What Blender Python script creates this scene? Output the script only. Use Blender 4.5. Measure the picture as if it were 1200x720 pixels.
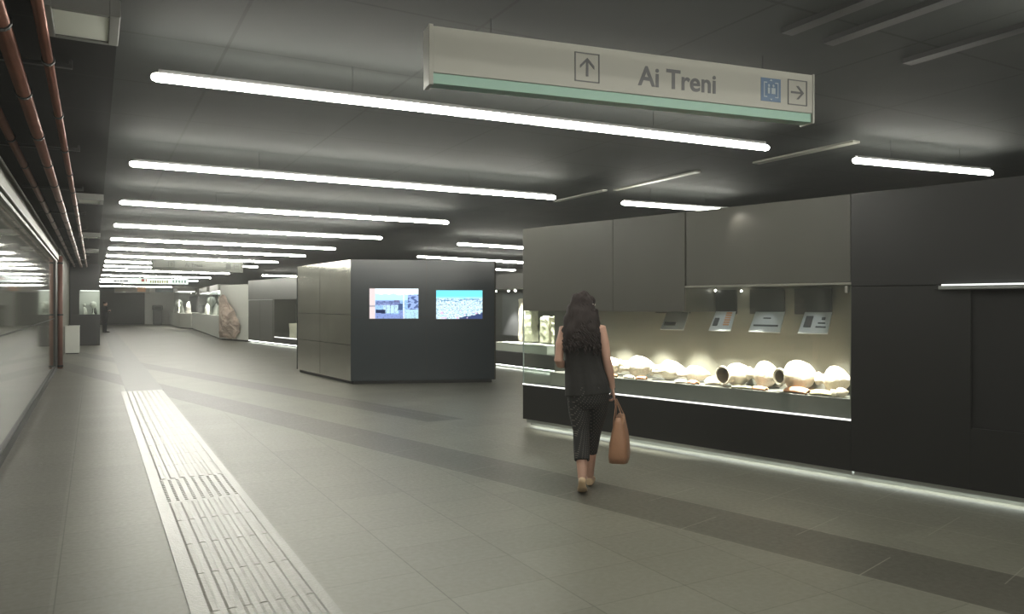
import bpy, bmesh, math, random
from mathutils import Vector, Matrix, noise
random.seed(7)
R = math.radians
scn = bpy.context.scene
for o in list(bpy.data.objects): bpy.data.objects.remove(o)

# ------------------------------------------------------------------ camera, world, exposure
cam_d = bpy.data.cameras.new('camera'); cam = bpy.data.objects.new('camera', cam_d)
scn.collection.objects.link(cam); scn.camera = cam
cam.location = (0, 0, 1.53); cam.rotation_euler = (R(90), 0, R(-28.97))
cam_d.sensor_width = 36; cam_d.lens = 36 * 885 / 1200; cam_d.shift_y = -2 / 1200
cam_d.clip_start = 0.05; cam_d.clip_end = 300
w = bpy.data.worlds.new('world'); scn.world = w; w.use_nodes = True
w.node_tree.nodes['Background'].inputs[0].default_value = (.75, .85, .8, 1)
w.node_tree.nodes['Background'].inputs[1].default_value = 0.05
vs = scn.view_settings
vs.view_transform = 'Standard'; vs.look = 'None'; vs.gamma = 1; vs.exposure = 0.12; vs.use_curve_mapping = False
vn = w.node_tree.nodes.new('ShaderNodeVolumeScatter'); vn.inputs['Density'].default_value = .0028; vn.inputs['Anisotropy'].default_value = .35  # thin haze added for a soft glow around the tubes
vn.inputs['Color'].default_value = (1, 1, .97, 1)
w.node_tree.links.new(vn.outputs[0], w.node_tree.nodes['World Output'].inputs['Volume'])
TUBE = 52.0        # radiance of the ceiling tubes

# ------------------------------------------------------------------ materials
def mat(name, col, rough=.6, metal=0, spec=.5, emit=None, es=0, coat=0, noise_amt=0, nscale=6, bump=0, bscale=40):
    m = bpy.data.materials.new(name); m.use_nodes = True
    nt = m.node_tree; b = nt.nodes['Principled BSDF']
    b.inputs['Base Color'].default_value = (*col, 1); b.inputs['Roughness'].default_value = rough
    b.inputs['Metallic'].default_value = metal; b.inputs['Specular IOR Level'].default_value = spec
    b.inputs['Coat Weight'].default_value = coat; b.inputs['Coat Roughness'].default_value = .06
    if emit: b.inputs['Emission Color'].default_value = (*emit, 1); b.inputs['Emission Strength'].default_value = es
    tc = nt.nodes.new('ShaderNodeTexCoord')
    n = nt.nodes.new('ShaderNodeTexNoise'); n.inputs['Scale'].default_value = nscale; n.inputs['Detail'].default_value = 4
    nt.links.new(tc.outputs['Object'], n.inputs['Vector'])
    if noise_amt:
        mx = nt.nodes.new('ShaderNodeMix'); mx.data_type = 'RGBA'
        mx.inputs[6].default_value = (*[c * (1 - noise_amt) for c in col], 1)
        mx.inputs[7].default_value = (*[min(1, c * (1 + noise_amt)) for c in col], 1)
        nt.links.new(n.outputs['Fac'], mx.inputs[0]); nt.links.new(mx.outputs[2], b.inputs['Base Color'])
    if bump:
        n2 = nt.nodes.new('ShaderNodeTexNoise'); n2.inputs['Scale'].default_value = bscale
        nt.links.new(tc.outputs['Object'], n2.inputs['Vector'])
        bp = nt.nodes.new('ShaderNodeBump'); bp.inputs['Strength'].default_value = bump; bp.inputs['Distance'].default_value = .02
        nt.links.new(n2.outputs['Fac'], bp.inputs['Height']); nt.links.new(bp.outputs['Normal'], b.inputs['Normal'])
    return m

def emis(name, col, s):
    m = bpy.data.materials.new(name); m.use_nodes = True; nt = m.node_tree; nt.nodes.clear()
    e = nt.nodes.new('ShaderNodeEmission'); o = nt.nodes.new('ShaderNodeOutputMaterial')
    e.inputs[0].default_value = (*col, 1); e.inputs[1].default_value = s
    nt.links.new(e.outputs[0], o.inputs[0]); return m

def glass_mat(name, tint=(.93, .96, .94), ior=1.45, haze=0.0):
    m = bpy.data.materials.new(name); m.use_nodes = True; nt = m.node_tree; nt.nodes.clear()
    o = nt.nodes.new('ShaderNodeOutputMaterial'); t = nt.nodes.new('ShaderNodeBsdfTransparent'); g = nt.nodes.new('ShaderNodeBsdfGlossy')
    f = nt.nodes.new('ShaderNodeFresnel'); mx = nt.nodes.new('ShaderNodeMixShader')
    t.inputs[0].default_value = (*tint, 1); g.inputs['Roughness'].default_value = .02; f.inputs[0].default_value = ior
    nt.links.new(f.outputs[0], mx.inputs[0]); nt.links.new(t.outputs[0], mx.inputs[1]); nt.links.new(g.outputs[0], mx.inputs[2])
    ge = nt.nodes.new('ShaderNodeNewGeometry'); ml = nt.nodes.new('ShaderNodeMath'); ml.operation = 'MULTIPLY'; iv = nt.nodes.new('ShaderNodeMath'); iv.operation = 'SUBTRACT'; iv.inputs[0].default_value = 1
    nt.links.new(ge.outputs['Backfacing'], iv.inputs[1]); nt.links.new(f.outputs[0], ml.inputs[0]); nt.links.new(iv.outputs[0], ml.inputs[1]); nt.links.new(ml.outputs[0], mx.inputs[0])
    last = mx
    if haze:
        d = nt.nodes.new('ShaderNodeBsdfDiffuse'); d.inputs[0].default_value = (.5, .52, .48, 1)
        m2 = nt.nodes.new('ShaderNodeMixShader'); m2.inputs[0].default_value = haze
        nt.links.new(mx.outputs[0], m2.inputs[1]); nt.links.new(d.outputs[0], m2.inputs[2]); last = m2
    nt.links.new(last.outputs[0], o.inputs[0]); return m

class NT:
    """small helper to write node maths as expressions"""
    def __init__(s, nt): s.nt = nt
    def m(s, op, a, b=None, c=None):
        n = s.nt.nodes.new('ShaderNodeMath'); n.operation = op
        for i, v in enumerate((a, b, c)):
            if v is None: continue
            if isinstance(v, (int, float)): n.inputs[i].default_value = v
            else: s.nt.links.new(v, n.inputs[i])
        return n.outputs[0]
    def mixc(s, f, a, b):
        n = s.nt.nodes.new('ShaderNodeMix'); n.data_type = 'RGBA'
        if isinstance(f, (int, float)): n.inputs[0].default_value = f
        else: s.nt.links.new(f, n.inputs[0])
        for i, v in ((6, a), (7, b)):
            if isinstance(v, tuple): n.inputs[i].default_value = (*v, 1)
            else: s.nt.links.new(v, n.inputs[i])
        return n.outputs[2]

def floor_material():
    m = bpy.data.materials.new('stone_floor_tiles'); m.use_nodes = True; nt = m.node_tree; b = nt.nodes['Principled BSDF']
    k = NT(nt); g = nt.nodes.new('ShaderNodeNewGeometry'); sp = nt.nodes.new('ShaderNodeSeparateXYZ')
    nt.links.new(g.outputs['Position'], sp.inputs[0]); X, Y = sp.outputs[0], sp.outputs[1]
    o = k.m('ADD', k.m('MULTIPLY', X, .9707), k.m('MULTIPLY', Y, .2403))          # distance across, seen from the showcase wall
    s = k.m('SUBTRACT', k.m('MULTIPLY', X, .2403), k.m('MULTIPLY', Y, .9707))
    zone = k.m('GREATER_THAN', o, 4.35)
    def line(c, per, wd, off=0):
        fr = k.m('FRACT', k.m('DIVIDE', k.m('ADD', c, off + 100 * per), per))
        return k.m('LESS_THAN', fr, wd / per)
    u = k.m('MAXIMUM', line(X, .6, .007, .18), line(Y, .45, .005))
    rowpar = k.m('FLOOR', k.m('DIVIDE', k.m('ADD', o, 56.3 - .0), .65))
    shift = k.m('MULTIPLY', k.m('FRACT', k.m('MULTIPLY', rowpar, .5)), 1.2)
    v = k.m('MAXIMUM', line(o, .65, .008, -4.35), line(k.m('ADD', s, shift), 1.2, .007))
    grout = k.m('ADD', k.m('MULTIPLY', u, k.m('SUBTRACT', 1, zone)), k.m('MULTIPLY', v, zone))
    def band(lo, hi): return k.m('MULTIPLY', k.m('GREATER_THAN', o, lo), k.m('LESS_THAN', o, hi))
    A = band(4.35, 5.0); B = k.m('MULTIPLY', band(5.93, 6.45), k.m('GREATER_THAN', Y, 9.2))
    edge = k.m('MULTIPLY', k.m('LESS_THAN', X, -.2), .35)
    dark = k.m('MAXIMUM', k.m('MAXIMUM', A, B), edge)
    # per tile variation
    wn = nt.nodes.new('ShaderNodeTexWhiteNoise'); cb = nt.nodes.new('ShaderNodeCombineXYZ')
    nt.links.new(k.m('FLOOR', k.m('DIVIDE', k.m('ADD', X, 60.18), .6)), cb.inputs[0]); nt.links.new(k.m('FLOOR', k.m('DIVIDE', k.m('ADD', Y, 45), .45)), cb.inputs[1])
    nt.links.new(cb.outputs[0], wn.inputs[0])
    nz = nt.nodes.new('ShaderNodeTexNoise'); nz.inputs['Scale'].default_value = 1.3; nz.inputs['Detail'].default_value = 6
    nt.links.new(g.outputs['Position'], nz.inputs['Vector'])
    nf = nt.nodes.new('ShaderNodeTexNoise'); nf.inputs['Scale'].default_value = 30; nf.inputs['Detail'].default_value = 3
    nt.links.new(g.outputs['Position'], nf.inputs['Vector'])
    c0 = k.mixc(k.m('ADD', k.m('MULTIPLY', nz.outputs['Fac'], .6), k.m('MULTIPLY', wn.outputs[0], .35)), (.150, .147, .118), (.225, .220, .178))
    c0 = k.mixc(k.m('MULTIPLY', nf.outputs['Fac'], .25), c0, (.10, .098, .085))
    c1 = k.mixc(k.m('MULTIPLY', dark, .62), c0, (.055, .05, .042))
    gr = k.mixc(zone, (.07, .068, .055), (.30, .29, .24))
    c2 = k.mixc(k.m('MULTIPLY', grout, .7), c1, gr)
    nt.links.new(c2, b.inputs['Base Color'])
    nt.links.new(k.m('ADD', .30, k.m('MULTIPLY', nf.outputs['Fac'], .22)), b.inputs['Roughness'])
    bp = nt.nodes.new('ShaderNodeBump'); bp.inputs['Strength'].default_value = .25; bp.inputs['Distance'].default_value = .004
    nt.links.new(k.m('SUBTRACT', k.m('MULTIPLY', nf.outputs['Fac'], .3), grout), bp.inputs['Height']); nt.links.new(bp.outputs[0], b.inputs['Normal'])
    return m

def ceiling_material():
    m = bpy.data.materials.new('dark_ceiling_panels'); m.use_nodes = True; nt = m.node_tree; b = nt.nodes['Principled BSDF']
    k = NT(nt); g = nt.nodes.new('ShaderNodeNewGeometry'); sp = nt.nodes.new('ShaderNodeSeparateXYZ')
    nt.links.new(g.outputs['Position'], sp.inputs[0]); X, Y = sp.outputs[0], sp.outputs[1]
    def line(c, per, wd, off=0): return k.m('LESS_THAN', k.m('FRACT', k.m('DIVIDE', k.m('ADD', c, off + 100 * per), per)), wd / per)
    seam = k.m('MAXIMUM', line(X, 1.2, .02, .5), line(Y, 1.05, .02, .4))
    nz = nt.nodes.new('ShaderNodeTexNoise'); nz.inputs['Scale'].default_value = 1.5; nz.inputs['Detail'].default_value = 5
    nt.links.new(g.outputs['Position'], nz.inputs['Vector'])
    left_zone = k.m('LESS_THAN', X, .12)  # strip along the left edge, given a darker colour
    c = k.mixc(nz.outputs['Fac'], (.030, .033, .032), (.052, .055, .053))
    c = k.mixc(left_zone, c, (.008, .008, .008)); c = k.mixc(k.m('MULTIPLY', seam, .6), c, (.02, .02, .02))
    nt.links.new(c, b.inputs['Base Color']); b.inputs['Roughness'].default_value = .8; b.inputs['Specular IOR Level'].default_value = .15
    return m

M = dict(
 floor=floor_material(), ceil=ceiling_material(),
 tactile=mat('tactile_strip', (.178, .175, .146), .28, noise_amt=.12, nscale=8, bump=.12, bscale=60),
 tactile_d=mat('tactile_smooth', (.125, .125, .108), .4, noise_amt=.15),
 black=mat('black_panel', (.075, .073, .062), .5, noise_amt=.12, nscale=3),
 black_low=mat('black_plinth', (.016, .016, .016), .42, noise_amt=.1, nscale=3),
 seam=mat('panel_joint', (.008, .008, .008), .7),
 kiosk=mat('brushed_dark_steel', (.36, .355, .31), .20, metal=.9, noise_amt=.25, nscale=1.3, bump=.22, bscale=1.6),
 kiosk_shaded=mat('shaded_steel_front', (.028, .037, .044), .22, spec=.5, bump=.05, bscale=3),  # same metal as kiosk sides; duller light on the front put into colour
 steel=mat('satin_steel', (.55, .57, .57), .3, metal=.9),
 olive=mat('olive_lining', (.17, .165, .135), .6, noise_amt=.12, nscale=2),
 riser=mat('riser_grey', (.105, .105, .095), .5, noise_amt=.1),
 glass=glass_mat('clear_glass'), glass_h=glass_mat('dusty_glass', haze=.03),
 white=mat('white_panel', (.62, .63, .58), .45, noise_amt=.04), signw=mat('sign_white', (.27, .265, .235), .4),
 dimsign=mat('dim_sign', (.15, .155, .14), .5), dimtxt=mat('dim_print', (.08, .085, .08), .5), green=mat('sign_green', (.20, .33, .27), .35), signtxt=mat('sign_grey_print', (.075, .075, .08), .5),
 blue=mat('pictogram_blue', (.07, .115, .19), .45), pale=mat('pictogram_pale', (.26, .30, .32), .5),
 tube=emis('tube_light', (1, .985, .88), TUBE), led=emis('led_line', (1, 1, .95), 1.9), led_s=emis('led_kick', (.95, 1, .9), 10),
 dot=emis('spot_lens', (1, .95, .85), 25), housing=mat('lamp_housing', (.25, .25, .25), .4, metal=.6),
 copper=mat('red_brown_pipe', (.20, .085, .06), .32, metal=.35, noise_amt=.25, nscale=5), clamp=mat('black_clamp', (.02, .02, .02), .5),
 dark=mat('dark_metal', (.014, .014, .014), .5), lglass=mat('left_glazed_panel', (.17, .175, .145), .045, spec=.32, coat=.0, noise_amt=.3, nscale=1.2),
 beam=mat('pale_beam', (.22, .22, .19), .45), wallend=mat('end_wall_white', (.62, .63, .57), .6), shutter=mat('dark_shutter', (.022, .020, .018), .6),
 terracotta=mat('pale_terracotta', (.80, .70, .56), .8, noise_amt=.15, nscale=14, bump=.5, bscale=30),
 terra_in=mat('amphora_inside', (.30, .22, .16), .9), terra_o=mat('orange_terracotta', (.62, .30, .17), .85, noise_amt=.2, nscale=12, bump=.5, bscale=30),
 terra_g=mat('greenish_terracotta', (.42, .38, .24), .85, noise_amt=.25, nscale=12, bump=.5, bscale=30),
 stone=mat('pale_stone', (.75, .68, .56), .85, noise_amt=.35, nscale=9, bump=1, bscale=16),
 marble=mat('white_stone', (.85, .84, .78), .7, noise_amt=.1), label=mat('caption_card', (.45, .46, .48), .5), ink=mat('caption_ink', (.05, .05, .055), .6),
 ink_o=mat('caption_orange', (.55, .27, .14), .6), fin=mat('charcoal_board', (.03, .03, .031), .5),
 skin=mat('skin', (.50, .30, .225), .55, noise_amt=.08, nscale=10), hair=mat('dark_brown_hair', (.016, .009, .008), .8, noise_amt=.4, nscale=20),
 tunic=mat('black_cloth', (.017, .016, .015), .85, noise_amt=.2, nscale=12, bump=.3, bscale=12), shoe=mat('beige_shoe', (.55, .40, .25), .5),
 bag=mat('tan_leather', (.36, .19, .11), .45, noise_amt=.2, nscale=7, bump=.15, bscale=40), bagd=mat('brown_leather_trim', (.16, .075, .04), .5),
 lens=mat('glint_glasses', (.75, .72, .6), .2), cloth_n=mat('navy_cloth', (.012, .013, .016), .85), shirt=mat('pale_shirt', (.5, .5, .48), .8),  # glasses coloured pale to stand for the glint on their arm
 bin=mat('grey_bin', (.07, .07, .065), .5), rock=mat('rock', (.42, .34, .28), .95, noise_amt=.9, nscale=1.8, bump=1, bscale=8),
 orange=mat('orange_board', (.35, .17, .08), .5, emit=(.9, .45, .2), es=.12), board=mat('grey_board', (.20, .17, .13), .5),
 eye=mat('eye', (.8, .8, .8), .2), lip=mat('lip', (.4, .12, .1), .5),
)
def dots_material():
    m = bpy.data.materials.new('black_dotted_cloth'); m.use_nodes = True; nt = m.node_tree; b = nt.nodes['Principled BSDF']; k = NT(nt)
    tc = nt.nodes.new('ShaderNodeTexCoord'); sp = nt.nodes.new('ShaderNodeSeparateXYZ'); nt.links.new(tc.outputs['Object'], sp.inputs[0])
    a = k.m('MULTIPLY', k.m('ADD', sp.outputs[0], sp.outputs[1]), 210.); c = k.m('MULTIPLY', sp.outputs[2], 210.)
    d = k.m('MULTIPLY', k.m('SINE', k.m('ADD', a, k.m('MULTIPLY', c, .45))), k.m('SINE', c))
    f = k.m('MULTIPLY', k.m('GREATER_THAN', d, .72), .8)
    nt.links.new(k.mixc(f, (.016, .016, .016), (.16, .14, .12)), b.inputs['Base Color']); b.inputs['Roughness'].default_value = .85
    return m
M['dots'] = dots_material()

# ------------------------------------------------------------------ mesh helpers
C = scn.collection
class MB:
    def __init__(s): s.bm = bmesh.new()
    def box(s, x0, x1, y0, y1, z0, z1, bev=0):
        r = bmesh.ops.create_cube(s.bm, size=1); vs_ = r['verts']
        for v in vs_: v.co = Vector((x0 + (v.co.x + .5) * (x1 - x0), y0 + (v.co.y + .5) * (y1 - y0), z0 + (v.co.z + .5) * (z1 - z0)))
        if bev:
            es = list({e for v in vs_ for e in v.link_edges}); bmesh.ops.bevel(s.bm, geom=es, offset=bev, segments=2, affect='EDGES', profile=.5)
        return s
    def prism(s, poly, z0, z1):
        a = [s.bm.verts.new((p[0], p[1], z0)) for p in poly]; b = [s.bm.verts.new((p[0], p[1], z1)) for p in poly]
        s.bm.faces.new(a[::-1]); s.bm.faces.new(b)
        for i in range(len(poly)):
            j = (i + 1) % len(poly); s.bm.faces.new((a[i], a[j], b[j], b[i]))
        bmesh.ops.recalc_face_normals(s.bm, faces=s.bm.faces[:]); return s
    def quadprism(s, P, Q):
        """two matching polygons P and Q (3D) joined into a solid"""
        a = [s.bm.verts.new(p) for p in P]; b = [s.bm.verts.new(p) for p in Q]
        s.bm.faces.new(a[::-1]); s.bm.faces.new(b)
        for i in range(len(P)):
            j = (i + 1) % len(P); s.bm.faces.new((a[i], a[j], b[j], b[i]))
        bmesh.ops.recalc_face_normals(s.bm, faces=s.bm.faces[:]); return s
    def loft(s, pts, radii, ref=(0, 1, 0), seg=16, cap=True):
        pts = [Vector(p) for p in pts]; ref = Vector(ref); rings = []; n = len(pts)
        for i, p in enumerate(pts):
            t = (pts[min(i + 1, n - 1)] - pts[max(i - 1, 0)]).normalized()
            a = ref - ref.dot(t) * t
            if a.length < 1e-4: a = Vector((1, 0, 0)) - t.x * t
            a.normalize(); b = t.cross(a); r = radii[i]; ra, rb = (r, r) if isinstance(r, (int, float)) else r
            rings.append([s.bm.verts.new(p + a * ra * math.cos(2 * math.pi * q / seg) + b * rb * math.sin(2 * math.pi * q / seg)) for q in range(seg)])
        for i in range(n - 1):
            for q in range(seg):
                q2 = (q + 1) % seg; s.bm.faces.new((rings[i][q], rings[i][q2], rings[i + 1][q2], rings[i + 1][q]))
        if cap: s.bm.faces.new(rings[0][::-1]); s.bm.faces.new(rings[-1])
        return s
    def tube(s, p, q, r, seg=12): return s.loft([p, q], [r, r], ref=(.3, .9, .31), seg=seg)
    def ell(s, c, r, seg=20, rings=12, rot=None):
        g = bmesh.ops.create_uvsphere(s.bm, u_segments=seg, v_segments=rings, radius=1)['verts']
        for v in g:
            k = Vector((v.co.x * r[0], v.co.y * r[1], v.co.z * r[2]))
            if rot: k = rot @ k
            v.co = k + Vector(c)
        return s
    def lathe(s, prof, seg=28):
        """profile of (radius, height) turned about local z"""
        rings = [[s.bm.verts.new((r * math.cos(2 * math.pi * q / seg), r * math.sin(2 * math.pi * q / seg), h)) for q in range(seg)] for r, h in prof]
        for i in range(len(rings) - 1):
            for q in range(seg):
                q2 = (q + 1) % seg; s.bm.faces.new((rings[i][q], rings[i][q2], rings[i + 1][q2], rings[i + 1][q]))
        return s
    def rough(s, amp, sc):
        for v in s.bm.verts: v.co += noise.noise_vector(v.co * sc) * amp
        return s
    def xf(s, mtx): bmesh.ops.transform(s.bm, matrix=mtx, verts=s.bm.verts[:]); return s
    def build(s, name, m, parent=None, smooth=False, loc=None):
        me = bpy.data.meshes.new(name); s.bm.to_mesh(me); s.bm.free(); me.materials.append(m)
        if smooth:
            for p in me.polygons: p.use_smooth = True
        o = bpy.data.objects.new(name, me); C.objects.link(o)
        if parent: o.parent = parent
        if loc: o.location = loc
        return o
    def remesh(s, name, m, parent=None, vox=.006, smooth=4, sub=0):
        """fuse the overlapping shapes into one continuous surface"""
        me = bpy.data.meshes.new('tmp'); s.bm.to_mesh(me); s.bm.free(); o = bpy.data.objects.new('tmp', me); C.objects.link(o)
        md = o.modifiers.new('r', 'REMESH'); md.mode = 'VOXEL'; md.voxel_size = vox
        if smooth: ms = o.modifiers.new('s', 'SMOOTH'); ms.factor = .5; ms.iterations = smooth
        dg = bpy.context.evaluated_depsgraph_get(); ev = bpy.data.meshes.new_from_object(o.evaluated_get(dg))
        bpy.data.objects.remove(o); ev.name = name; ev.materials.clear(); ev.materials.append(m)
        for p in ev.polygons: p.use_smooth = True
        r = bpy.data.objects.new(name, ev); C.objects.link(r)
        if parent: r.parent = parent
        return r

def tag(o, label=None, cat=None, group=None, kind=None):
    if label: o['label'] = label
    if cat: o['category'] = cat
    if group: o['group'] = group
    if kind: o['kind'] = kind
    return o
def empty(name, loc, rz=0, label=None, cat=None, group=None):
    o = bpy.data.objects.new(name, None); C.objects.link(o); o.location = loc; o.rotation_euler = (0, 0, rz); o.empty_display_size = .1
    return tag(o, label, cat, group)
def copy_tree(o, parent=None):
    c = o.copy(); C.objects.link(c); c.parent = parent
    for ch in list(o.children): copy_tree(ch, c)
    return c
def spot(name, loc, tgt, e, ang=50, col=(1, .95, .85), blend=.6, size=.03, parent=None):
    l = bpy.data.lights.new(name, 'SPOT'); l.energy = e; l.spot_size = R(ang); l.spot_blend = blend; l.color = col; l.shadow_soft_size = size
    o = bpy.data.objects.new(name, l); C.objects.link(o); o.location = loc
    d = Vector(tgt) - Vector(loc); o.rotation_euler = d.to_track_quat('-Z', 'Y').to_euler()
    if parent: o.parent = parent
    return o

# ------------------------------------------------------------------ the setting
CZ = 3.10
tag(MB().box(-.9, 16, -5, 69, -.1, 0).build('floor', M['floor']), kind='structure')
tag(MB().box(-.9, 16, -5, 69, CZ, CZ + .1).build('ceiling', M['ceil']), kind='structure')
b = MB(); b.box(-.9, -.80, -5, 24.2, 0, 2.80)
tag(b.build('wall_left', M['lglass']), 'grey glazed wall panels reflecting the lamps and the floor', kind='structure')
b = MB(); b.box(-.9, -.82, 24.2, 69, 0, CZ); b.box(-.9, -.86, -5, 24.2, 2.8, CZ)
tag(b.build('wall_side', M['olive']), kind='structure')
b = MB()
for y in (20.0,): b.box(-.802, -.795, y, y + .02, .12, 2.56)
b.box(-.802, -.796, -5, 24.2, 1.22, 1.235)
tag(b.build('trim_1', M['seam']), 'dark joints between the glazed panels', kind='structure')
b = MB(); b.box(-.80, -.74, -5, 24.2, 2.62, 2.74, .008); b.box(-.80, -.765, -5, 24.2, 2.56, 2.60, .004)
tag(b.build('trim_2', M['beam']), 'pale metal rail capping the glazed wall', kind='structure')
tag(MB().box(-.80, -.77, -5, 24.2, 0, .11).build('baseboard_left', M['dark']), kind='structure')
tag(MB().box(3.57, 16, 67.4, 67.6, 0, CZ).build('wall_back', M['wallend']), kind='structure')
tag(MB().box(-.9, 3.57, 67.4, 67.6, 2.45, CZ).build('wall_header', M['shutter']), kind='structure')
tag(MB().box(15.9, 16, -5, 69, 0, CZ).build('wall_right_end', M['black']), kind='structure')
tag(MB().box(-.9, 16, -5.1, -5, 0, CZ).build('wall_front', M['black']), kind='structure')
b = MB(); b.box(-.8, 3.57, 67.42, 67.5, 0, 2.45)
for i in range(24): b.box(-.8, 3.57, 67.39, 67.42, .05 + i * .1, .13 + i * .1)
tag(b.build('door_1', M['shutter']), 'dark slatted shutter closing the far end of the passage', kind='structure')

# tactile strip: ribbed slabs, a studded square, then smooth darker slabs far off
b = MB(); b.box(.42, 1.08, -2, 15.0, 0, .006)
tag(b.build('tactile_base', M['tactile'], smooth=False), 'pale ribbed guiding strip set in the floor', 'paving', kind=None)
tb = bpy.data.objects['tactile_base']; tb.name = 'tactile_paving'
b = MB()
for (y0, y1) in ((-2, 6.35), (7.25, 14.9)):
    y = y0
    while y < y1 - .05:
        ye = min(y + .6, y1)
        for i in range(7):
            x = .53 + i * .078
            P = [(x - .026, y + .002, .006), (x + .026, y + .002, .006), (x + .026, ye - .002, .006), (x - .026, ye - .002, .006)]
            Q = [(x - .012, y + .006, .0098), (x + .012, y + .006, .0098), (x + .012, ye - .006, .0098), (x - .012, ye - .006, .0098)]
            b.quadprism(P, Q)
        y = ye
tag(b.build('rib', M['tactile'], tb), kind='stuff')
b = MB()
for i in range(9):
    for j in range(13):
        b.box(.50 + i * .062, .525 + i * .062, 6.42 + j * .064, 6.445 + j * .064, .006, .0095, .0015)
tag(b.build('stud', M['tactile'], tb), kind='stuff')
tag(MB().box(.5, 1.1, 15.0, 60, 0, .004).build('smooth_paving_strip', M['tactile_d']), 'darker smooth strip continuing the ribbed one down the passage', 'paving')

# ceiling: pale strips, dark beams
for (x0, y0, y1) in ((6.02, 8.35, 9.5), (6.14, 6.65, 8.25), (6.33, 4.75, 5.9), (6.2, 9.9, 13.5)):
    pass
b = MB(); b.box(6.02, 6.10, 8.35, 9.6, CZ - .02, CZ); b.box(6.12, 6.20, 6.65, 8.25, CZ - .02, CZ); b.box(6.30, 6.40, 4.7, 5.95, CZ - .02, CZ)
tag(b.build('trim_3', M['beam']), 'pale flat strips on the ceiling above the showcase', kind='structure')
b = MB()
for (x, y) in ((3.4, 2.3), (3.75, 2.3), (4.5, 2.3)): b.box(x, x + .09, y - 1.0, y + .7, CZ - .03, CZ)
tag(b.build('trim_4', M['dark']), 'dark cable trays under the ceiling', kind='structure')

# ------------------------------------------------------------------ ceiling tubes
LZ = 2.88
def make_light(x0, x1, y0, y1, label, long=True):
    L = math.hypot(x1 - x0, y1 - y0); t = empty('ceiling_light', (x0, y0, LZ), math.atan2(y1 - y0, x1 - x0), label, 'ceiling light', 'white tube lights across the ceiling')
    n = 10; pr = [(0, 0, 0)]; r = .027
    P = [(0, 0, 0), (.006, 0, 0), (.03, 0, 0), (L - .03, 0, 0), (L - .006, 0, 0), (L, 0, 0)]
    MB().loft(P, [.004, .018, r, r, .018, .004], ref=(0, 0, 1), seg=12).build('diffuser', M['tube'], t, smooth=True)
    MB().box(.04, L - .04, -.014, .014, r - .004, r + .022, .003).build('housing', M['housing'], t)
    for q in ((.25 * L, .75 * L) if L > 1 else (.5 * L,)):
        MB().tube((q, 0, r + .02), (q, 0, CZ - LZ), .002, 6).build('suspension_rod', M['dark'], t)
    return t
ord_ = ['nearest', 'second', 'third', 'fourth', 'fifth', 'sixth', 'seventh', 'eighth', 'ninth', 'tenth', 'eleventh', 'twelfth', 'thirteenth', 'fourteenth']
rows = [(4.93, 4.60), (8.06, 8.02), (11.15, 11.28), (14.40, 14.53), (17.4, 17.85), (20.3, 20.8), (23.3, 24.3), (26.3, 27.6), (29.4, 30.8), (32.6, 34.0), (38.5, 39.8), (44.0, 45.2), (49.5, 50.8), (60.0, 61.2)]
for i, (ya, yb) in enumerate(rows):
    make_light(.295, 5.06, ya, yb, 'long glowing white ceiling tube over the passage, %s of the rows' % ord_[i])
for y in (1.75, -1.4): make_light(.295, 5.06, y, y - .1, 'long glowing white ceiling tube %s' % ('just behind the viewer' if y < 0 else 'overhead of the viewer'))
for (x0, x1, y0, y1, lb) in ((6.18, 8.02, 4.61, 4.37, 'short white ceiling tube above the dark blank cladding at right'),
    (6.09, 7.94, 8.01, 7.91, 'short white ceiling tube above the lit showcase'),
    (6.99, 9.6, 15.1, 15.5, 'white ceiling tube seen over the right side of the screen block, upper one'),
    (7.85, 12.0, 19.6, 20.7, 'white ceiling tube just over the top edge of the screen block'),
    (12.6, 14.2, 25.0, 25.4, 'small white ceiling tube between screen block and showcase'),
    (6.65, 10.5, 35.3, 36.4, 'white ceiling tube far off behind the steel side of the block')):
    make_light(x0, x1, y0, y1, lb)

# ------------------------------------------------------------------ overhead sign boards
def text_mesh(name, s, size, m, parent, loc, rot=(R(90), 0, 0), sx=1, wid=None):
    cu = bpy.data.curves.new('t', 'FONT'); cu.body = s; cu.size = size; cu.extrude = .0015; cu.offset = .0030
    o = bpy.data.objects.new('t', cu); C.objects.link(o); dg = bpy.context.evaluated_depsgraph_get()
    me = bpy.data.meshes.new_from_object(o.evaluated_get(dg)); bpy.data.objects.remove(o); me.name = name; me.materials.clear(); me.materials.append(m)
    if wid: sx = wid / max(v.co.x for v in me.vertices)
    r = bpy.data.objects.new(name, me); C.objects.link(r); r.parent = parent; r.location = loc; r.rotation_euler = rot; r.scale = (sx, 1, 1); return r
def ring2d(mb, cx, cz, w_, h_, t, y0, y1):
    mb.box(cx - w_ / 2, cx + w_ / 2, y0, y1, cz + h_ / 2 - t, cz + h_ / 2); mb.box(cx - w_ / 2, cx + w_ / 2, y0, y1, cz - h_ / 2, cz - h_ / 2 + t)
    mb.box(cx - w_ / 2, cx - w_ / 2 + t, y0, y1, cz - h_ / 2 + t, cz + h_ / 2 - t); mb.box(cx + w_ / 2 - t, cx + w_ / 2, y0, y1, cz - h_ / 2 + t, cz + h_ / 2 - t)
def arrow(mb, cx, cz, s, ang, y0, y1):
    ca, sa = math.cos(ang), math.sin(ang)
    def T(p): return (cx + p[0] * ca - p[1] * sa, cz + p[0] * sa + p[1] * ca)
    for poly in ([(-.035, -.5), (.035, -.5), (.035, .4), (-.035, .4)], [(0, .5), (-.42, .08), (-.42, -.09), (0, .33)], [(0, .5), (0, .33), (.42, -.09), (.42, .08)]):
        poly = [(p[0] * (1.8 if abs(p[0]) < .04 else 1), p[1]) for p in poly]
        q = [T((p[0] * s, p[1] * s)) for p in poly]
        mb.quadprism([(p[0], y0, p[1]) for p in q], [(p[0], y1, p[1]) for p in q])
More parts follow.
